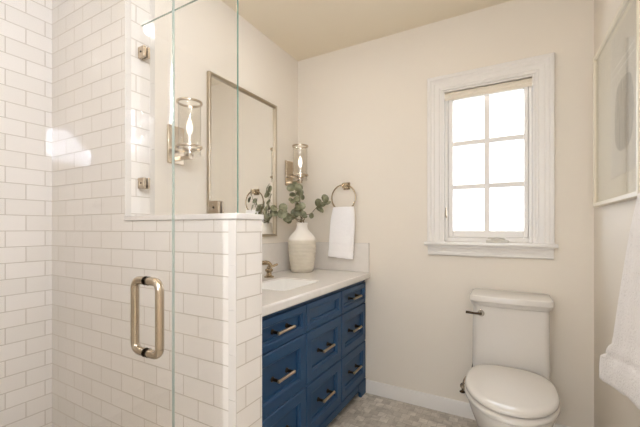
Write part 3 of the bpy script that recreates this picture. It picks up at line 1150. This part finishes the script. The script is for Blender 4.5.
# ------------------------------------------------------------------ sconces
def make_sconce(y, label):
    x = XL
    cx = XL + 0.107
    s = thing('wall_sconce', (x, y, 1.46), label, 'wall lamp', 'sconces either side of the mirror')
    mk('backplate', B(x + 0.0005, x + 0.014, y - 0.046, y + 0.046, 1.462, 1.648), M_nickel, s, bevel=0.003)
    bm = bmesh.new()
    box(bm, x + 0.0145, cx + 0.012, y - 0.011, y + 0.011, 1.478, 1.494)
    lathe(bm, [(0.019, 1.4945), (0.019, 1.500), (0.012, 1.502), (0.012, 1.512), (0.024, 1.514), (0.024, 1.520)], (cx, y, 0), 'z', 24)
    arm = mk('arm', bm, M_nickel, s, bevel=0.001)
    bm = bmesh.new()
    lathe(bm, [(0.0095, 1.5205), (0.0095, 1.585), (0.011, 1.587), (0.011, 1.592)], (cx, y, 0), 'z', 20)
    mk('candle_sleeve', bm, M_baffle, s)
    bm = bmesh.new()
    lathe(bm, [(0.006, 1.5925), (0.011, 1.602), (0.0155, 1.620), (0.0145, 1.640), (0.008, 1.662), (0.002, 1.676)], (cx, y, 0), 'z', 20)
    mk('bulb', bm, M_bulb, s)
    # glass cylinder (open both ends)
    bm = bmesh.new()
    lathe(bm, [(0.0500, 1.4960), (0.0500, 1.7450), (0.0520, 1.7450), (0.0520, 1.4960), (0.0500, 1.4960)], (cx, y, 0), 'z', 48, False, False)
    bmesh.ops.remove_doubles(bm, verts=bm.verts, dist=1e-6)
    mk('glass_shade', bm, M_sglass, s)
    for z0, z1, nm in ((1.528, 1.540, 'ring'), (1.7405, 1.7515, 'rim')):
        bm = bmesh.new()
        lathe(bm, [(0.0525, z0), (0.0590, z0 + 0.001), (0.0600, (z0 + z1) / 2), (0.0590, z1 - 0.001), (0.0525, z1), (0.0525, z0)], (cx, y, 0), 'z', 48, False, False)
        bmesh.ops.remove_doubles(bm, verts=bm.verts, dist=1e-6)
        if nm == 'ring':
            # two straps from the wall plate carry the ring
            for sg in (-1, 1):
                box(bm, x + 0.0145, cx - 0.040, y + sg * 0.036 - 0.003, y + sg * 0.036 + 0.003, z0 + 0.001, z1 - 0.001)
        mk('ring' if nm == 'ring' else 'rim', bm, M_nickel, s)
    return s


make_sconce(1.108, 'nickel wall sconce with clear glass cylinder left of the mirror, seen through the shower glass')
make_sconce(2.092, 'nickel wall sconce with clear glass cylinder right of the mirror, above the eucalyptus')

# ------------------------------------------------------------------ towel ring and hand towel
tr = thing('towel_ring', (-1.016, YB, 1.45), 'round nickel towel ring on the window wall above the side splash', 'towel ring')
bm = bmesh.new()
prism(bm, rrect(-1.042, -0.990, 1.424, 1.476, 0.004), 'y', YB - 0.010, YB - 0.0005)
prism(bm, rrect(-1.034, -0.998, 1.432, 1.468, 0.004), 'y', YB - 0.052, YB - 0.0102)
mk('mount', bm, M_brass, tr, bevel=0.002)
bm = bmesh.new()
RC = Vector((-1.024, YB - 0.044, 1.363))
RR = 0.093
tube(bm, [RC + Vector((RR * math.sin(2 * PI * k / 48), 0, RR * math.cos(2 * PI * k / 48))) for k in range(48)], 0.0052, 10, True)
mk('ring', bm, M_brass, tr)


def cloth_loft(name, sections, mat, folds, amp, n=64, seed=1):
    """closed flattened loops stacked downwards: section = (cx, cy, half width, half depth, z, dirx, diry)"""
    rr = random.Random(seed)
    ph = [rr.uniform(0, 2 * PI) for _ in range(4)]
    rings = []
    for si, (cx, cy, w, dpt, z, dx, dy, zs) in enumerate(sections):
        ring = []
        for k in range(n):
            a = 2 * PI * k / n
            ca, sa = math.cos(a), math.sin(a)
            u = math.copysign(abs(ca) ** 0.55, ca)
            v = math.copysign(abs(sa) ** 0.55, sa)
            t = si / (len(sections) - 1)
            wav = amp * (math.sin(u * folds + ph[0]) + 0.5 * math.sin(u * folds * 2.1 + ph[1] + t)) * min(1, 0.4 + t)
            px = u * w
            pd = v * dpt + wav
            ring.append((cx + dx * px - dy * pd, cy + dy * px + dx * pd, z + zs * u + 0.0015 * math.sin(9 * u + ph[2])))
        rings.append(ring)
    bm = bmesh.new()
    loft(bm, rings)
    return bm


tw = []
zt, zb = 1.298, 0.936
N_ = 36
for i in range(N_ + 1):
    t = i / N_
    z = zt + (zb - zt) * t
    w = 0.079 + 0.014 * min(1, t / 0.25) + 0.004 * t
    cx = -1.022 - 0.022 * t
    dep = 0.020 + 0.003 * t
    if i == 0:
        w, dep = w * 0.96, 0.010
    if i == N_:
        dep *= 0.75
    for b0 in (0.74, 0.80, 0.86):
        if abs(t - b0) < 0.012:
            dep -= 0.004
            w -= 0.0015
    tw.append((cx, YB - 0.048 - 0.006 * t, w, dep, z, 1, 0, -0.007 * t))
ht = mk('hand_towel', cloth_loft('hand_towel', tw, M_towel, 3.0, 0.003, 72, 5), M_towel, angle=60)
tag(ht, 'folded white hand towel hanging from the round towel ring by the vase', 'towel')

# ------------------------------------------------------------------ toilet
TX = 0.006
to = thing('toilet', (TX, 1.85, 0), 'white one-piece toilet with closed lid under the window', 'toilet')


def egg(w, yf, yb, yc, z, n=64, pb=2.9, pf=2.05):
    pts = []
    for k in range(n):
        a = 2 * PI * k / n
        s, c = math.sin(a), math.cos(a)
        if c >= 0:      # back half
            x = w * math.copysign(abs(s) ** (2 / pb), s)
            y = yc + (yb - yc) * abs(c) ** (2 / pb)
        else:
            x = w * math.copysign(abs(s) ** (2 / pf), s)
            y = yc - (yc - yf) * abs(c) ** (2 / pf)
        pts.append((TX + x, y, z))
    return pts


# bowl with skirted base
bm = bmesh.new()
rings = []
for w, yf, yb, yc, z, pb in ((0.110, 1.66, 2.19, 1.95, 0.0005, 4), (0.112, 1.655, 2.19, 1.95, 0.02, 4), (0.110, 1.65, 2.19, 1.95, 0.10, 4), (0.140, 1.61, 2.19, 1.93, 0.18, 4),
                             (0.158, 1.565, 2.19, 1.90, 0.25, 4), (0.173, 1.525, 2.19, 1.86, 0.31, 4.2), (0.180, 1.503, 2.19, 1.83, 0.35, 4.4), (0.182, 1.495, 2.19, 1.82, 0.375, 4.6),
                             (0.180, 1.497, 2.19, 1.82, 0.386, 4.6), (0.172, 1.506, 2.185, 1.82, 0.391, 4.6)):
    rings.append(egg(w, yf, yb, yc, z, pb=pb))
loft(bm, rings)
mk('bowl', bm, M_ceramic, to, angle=60)
# seat ring and lid
bm = bmesh.new()
o = [egg(0.181, 1.490, 1.975, 1.76, 0.3925), egg(0.187, 1.482, 1.98, 1.76, 0.397), egg(0.187, 1.482, 1.98, 1.76, 0.408), egg(0.182, 1.488, 1.977, 1.76, 0.4125)]
i_ = [egg(0.118, 1.575, 1.90, 1.75, 0.412), egg(0.118, 1.575, 1.90, 1.75, 0.3925)]
loft(bm, o + i_ + [o[0]], True, False, False)
bmesh.ops.remove_doubles(bm, verts=bm.verts, dist=1e-6)
mk('seat', bm, M_ceramic, to, angle=60)
bm = bmesh.new()
rings = []
for q, z in ((0.006, 0.4165), (0.0, 0.421), (0.0, 0.431), (0.003, 0.4365), (0.010, 0.4405), (0.03, 0.4440), (0.07, 0.4470), (0.12, 0.4490), (0.16, 0.4495)):
    f = 1 - q / 0.184
    rings.append(egg(0.184 * f, 1.755 - (1.755 - 1.500) * f, 1.755 + (1.988 - 1.755) * f, 1.755, z))
loft(bm, rings)
mk('lid', bm, M_ceramic, to, angle=60)
for s in (-1, 1):
    bm = bmesh.new()
    lathe(bm, [(0.011, 0), (0.011, 0.034)], (TX + s * 0.07 - 0.017, 1.998 - 0.004, 0.4035), 'x', 14)
    mk('hinge', bm, M_ceramic, to)


def tank_ring(w, yf, yb, z, bow, n=14, r=0.028):
    """rectangle with rounded corners and a bowed front"""
    pts = []
    for p in rrect(-w, w, yf, yb, r, 6):
        pts.append(p)
    # resample the front edge with a bow
    outp = []
    for k, p in enumerate(pts):
        outp.append(p)
    front_l, front_r = pts[20], pts[21]
    # rrect order: NE, NW, SW, SE corners; SW ends at index 20, SE starts at 21
    seq = pts[:21] + [(front_l[0] + (front_r[0] - front_l[0]) * t / n, yf) for t in range(1, n)] + pts[21:]
    res = []
    for x, y in seq:
        b = bow * (1 - (x / w) ** 2) * max(0.0, min(1.0, (yb - y) / (yb - yf)))
        res.append((TX + x, y - b, z))
    return res


bm = bmesh.new()
rings = [tank_ring(w, yf, 2.205, z, bow) for w, yf, z, bow in ((0.176, 2.004, 0.3915, 0.0), (0.178, 2.004, 0.42, 0.006), (0.176, 2.004, 0.55, 0.012), (0.175, 2.004, 0.70, 0.014), (0.174, 2.004, 0.7325, 0.014))]
loft(bm, rings)
mk('tank', bm, M_ceramic, to, angle=60)
bm = bmesh.new()
rings = [tank_ring(w, yf, 2.212, z, 0.016) for w, yf, z in ((0.172, 2.004, 0.7345), (0.180, 1.996, 0.7355), (0.184, 1.991, 0.748), (0.187, 1.987, 0.756), (0.191, 1.982, 0.760), (0.191, 1.982, 0.783), (0.1895, 1.984, 0.7870), (0.186, 1.988, 0.789))]
loft(bm, rings)
mk('tank_lid', bm, M_ceramic, to, angle=40)
bm = bmesh.new()
lathe(bm, [(0.017, 0.0), (0.017, -0.006), (0.012, -0.010), (0.009, -0.020)], (TX - 0.132, 1.9985, 0.694), 'y', 20)
fl = mk('flush_lever', bm, M_chrome, to)
bm = bmesh.new()
tube(bm, [(TX - 0.128, 1.976, 0.694), (TX - 0.160, 1.974, 0.694), (TX - 0.205, 1.976, 0.696)], [0.0065, 0.006, 0.0075], 12)
mk('lever_arm', bm, M_bronze, fl)

# water stop valve with its braided hose
sv = thing('shutoff_valve', (-0.235, YB, 0.185), 'small nickel water shutoff valve on the wall left of the toilet', 'valve')
bm = bmesh.new()
lathe(bm, [(0.022, 0.0), (0.022, -0.004), (0.012, -0.010), (0.006, -0.012), (0.006, -0.045)], (-0.235, YB - 0.0005, 0.185), 'y', 24)
mk('escutcheon', bm, M_nickel, sv)
bm = bmesh.new()
lathe(bm, [(0.008, -0.010), (0.009, -0.008), (0.009, 0.012), (0.007, 0.016), (0.007, 0.030)], (-0.235, YB - 0.055, 0.185), 'z', 18)
mk('valve_body', bm, M_nickel, sv)
bm = bmesh.new()
for k in range(1):
    ring0 = [(0.016 * math.cos(2 * PI * i / 24), 0.009 * math.sin(2 * PI * i / 24)) for i in range(24)]
    prism(bm, [(-0.235 + p[0], 0.185 + p[1]) for p in ring0], 'y', YB - 0.086, YB - 0.078)
lathe(bm, [(0.005, 0.0), (0.005, -0.014)], (-0.235, YB - 0.067, 0.185), 'y', 12)
mk('valve_handle', bm, M_bronze, sv, bevel=0.002)
bm = bmesh.new()
tube(bm, smooth_path([(-0.235, YB - 0.055, 0.214), (-0.228, YB - 0.045, 0.245), (-0.205, YB - 0.030, 0.275), (-0.185, YB - 0.022, 0.32), (-0.176, YB - 0.0195, 0.40)], 6), 0.0055, 10)
mk('supply_hose', bm, M_nickel, sv)

# ------------------------------------------------------------------ framed picture on the right wall
FX = XR
PY0, PY1, PZ0_, PZ1_ = 1.430, 2.080, 1.250, 1.972
pc = thing('framed_picture', (FX, 1.755, 1.25), 'large abstract grey print in a slim champagne frame on the right wall', 'picture')
prof = [(0.0, 0.001), (0.0, 0.028), (0.002, 0.030), (0.016, 0.030), (0.018, 0.026), (0.018, 0.010)]
bm = bmesh.new()
loft(bm, [[(FX - dx, PY0 + q, PZ0_ + q), (FX - dx, PY1 - q, PZ0_ + q), (FX - dx, PY1 - q, PZ1_ - q), (FX - dx, PY0 + q, PZ1_ - q)] for q, dx in prof], True, False, False)
mk('frame', bm, M_frame, pc, angle=25)
mk('mat_board', B(FX - 0.012, FX - 0.006, PY0 + 0.0175, PY1 - 0.0175, PZ0_ + 0.0175, PZ1_ - 0.0175), M_mat, pc, smooth=False)
# print with its own origin at the oval's centre so its pattern sits there
off = pc.location
me = bpy.data.meshes.new('print')
bm = B(-0.001, 0.001, -0.200, 0.180, -0.24, 0.335)
bm.to_mesh(me)
bm.free()
me.materials.append(M_print)
pr = bpy.data.objects.new('print', me)
link(pr, pc)
pr.location = Vector((FX - 0.0132, 1.653, 1.592)) - off
mk('glazing', B(FX - 0.022, FX - 0.020, PY0 + 0.0178, PY1 - 0.0178, PZ0_ + 0.0178, PZ1_ - 0.0178), M_picglass, pc, smooth=False)

# ------------------------------------------------------------------ bath towel on a wall hook
hk = thing('towel_hook', (XR, 1.10, 1.28), 'small nickel hook holding the bath towel on the right wall', 'hook')
bm = bmesh.new()
lathe(bm, [(0.022, 0.0), (0.022, -0.006), (0.012, -0.010)], (XR - 0.0005, 1.10, 1.285), 'x', 20)
mk('rose', bm, M_nickel, hk)
bm = bmesh.new()
tube(bm, fillet([(XR - 0.009, 1.10, 1.285), (XR - 0.060, 1.10, 1.270), (XR - 0.075, 1.10, 1.300)], 0.018), 0.006, 10)
mk('peg', bm, M_nickel, hk)

rows_ = [(1.262, 1.215, 0.020), (1.236, 1.245, 0.030), (1.142, 1.300, 0.036), (1.03, 1.362, 0.038), (0.915, 1.420, 0.040), (0.84, 1.455, 0.041), (0.790, 1.480, 0.041), (0.755, 1.497, 0.041), (0.742, 1.520, 0.046),
         (0.725, 1.545, 0.048), (0.708, 1.562, 0.047), (0.698, 1.566, 0.043), (0.688, 1.600, 0.048), (0.672, 1.635, 0.052), (0.64, 1.650, 0.052), (0.60, 1.655, 0.052), (0.585, 1.655, 0.050), (0.580, 1.652, 0.040)]
secs = []
for z, yfar, dep in rows_:
    t = (1.262 - z) / (1.262 - 0.58)
    ynear = 1.02 - 0.24 * t
    cy = (yfar + ynear) / 2
    w = (yfar - ynear) / 2
    secs.append((XR - 0.012 - 0.050, cy, w, dep * 0.62, z + 0.088 * t, 0, 1, -0.090 * t))
bt = mk('bath_towel', cloth_loft('bath_towel', secs, M_towel2, 6.5, 0.0075, 96, 9), M_towel2, angle=60)
tag(bt, 'white bath towel with ribbed border hanging on the right wall below the picture', 'towel')

# ------------------------------------------------------------------ added downlights
for i, (dx, dy) in enumerate(ADDED_DOWNLIGHTS):
    if i == 0:
        dl = thing('added_downlight', (dx, dy, ZC), 'white recessed downlight added out of view for fill light', 'ceiling light', 'added ceiling fill lights')
        bm = bmesh.new()
        lathe(bm, [(0.072, -0.0005), (0.095, -0.0005), (0.095, -0.004), (0.090, -0.007), (0.074, -0.007), (0.072, -0.0005)], (dx, dy, ZC), 'z', 40, False, False)
        bmesh.ops.remove_doubles(bm, verts=bm.verts, dist=1e-6)
        mk('trim_ring', bm, M_baffle, dl)
        bm = bmesh.new()
        lathe(bm, [(0.0715, -0.001), (0.0715, -0.003), (0.0715, -0.005)], (dx, dy, ZC), 'z', 32)
        mk('lens', bm, M_lens, dl)
        first = dl
    else:
        c = copy_tree(first)
        c.location = (dx, dy, ZC)
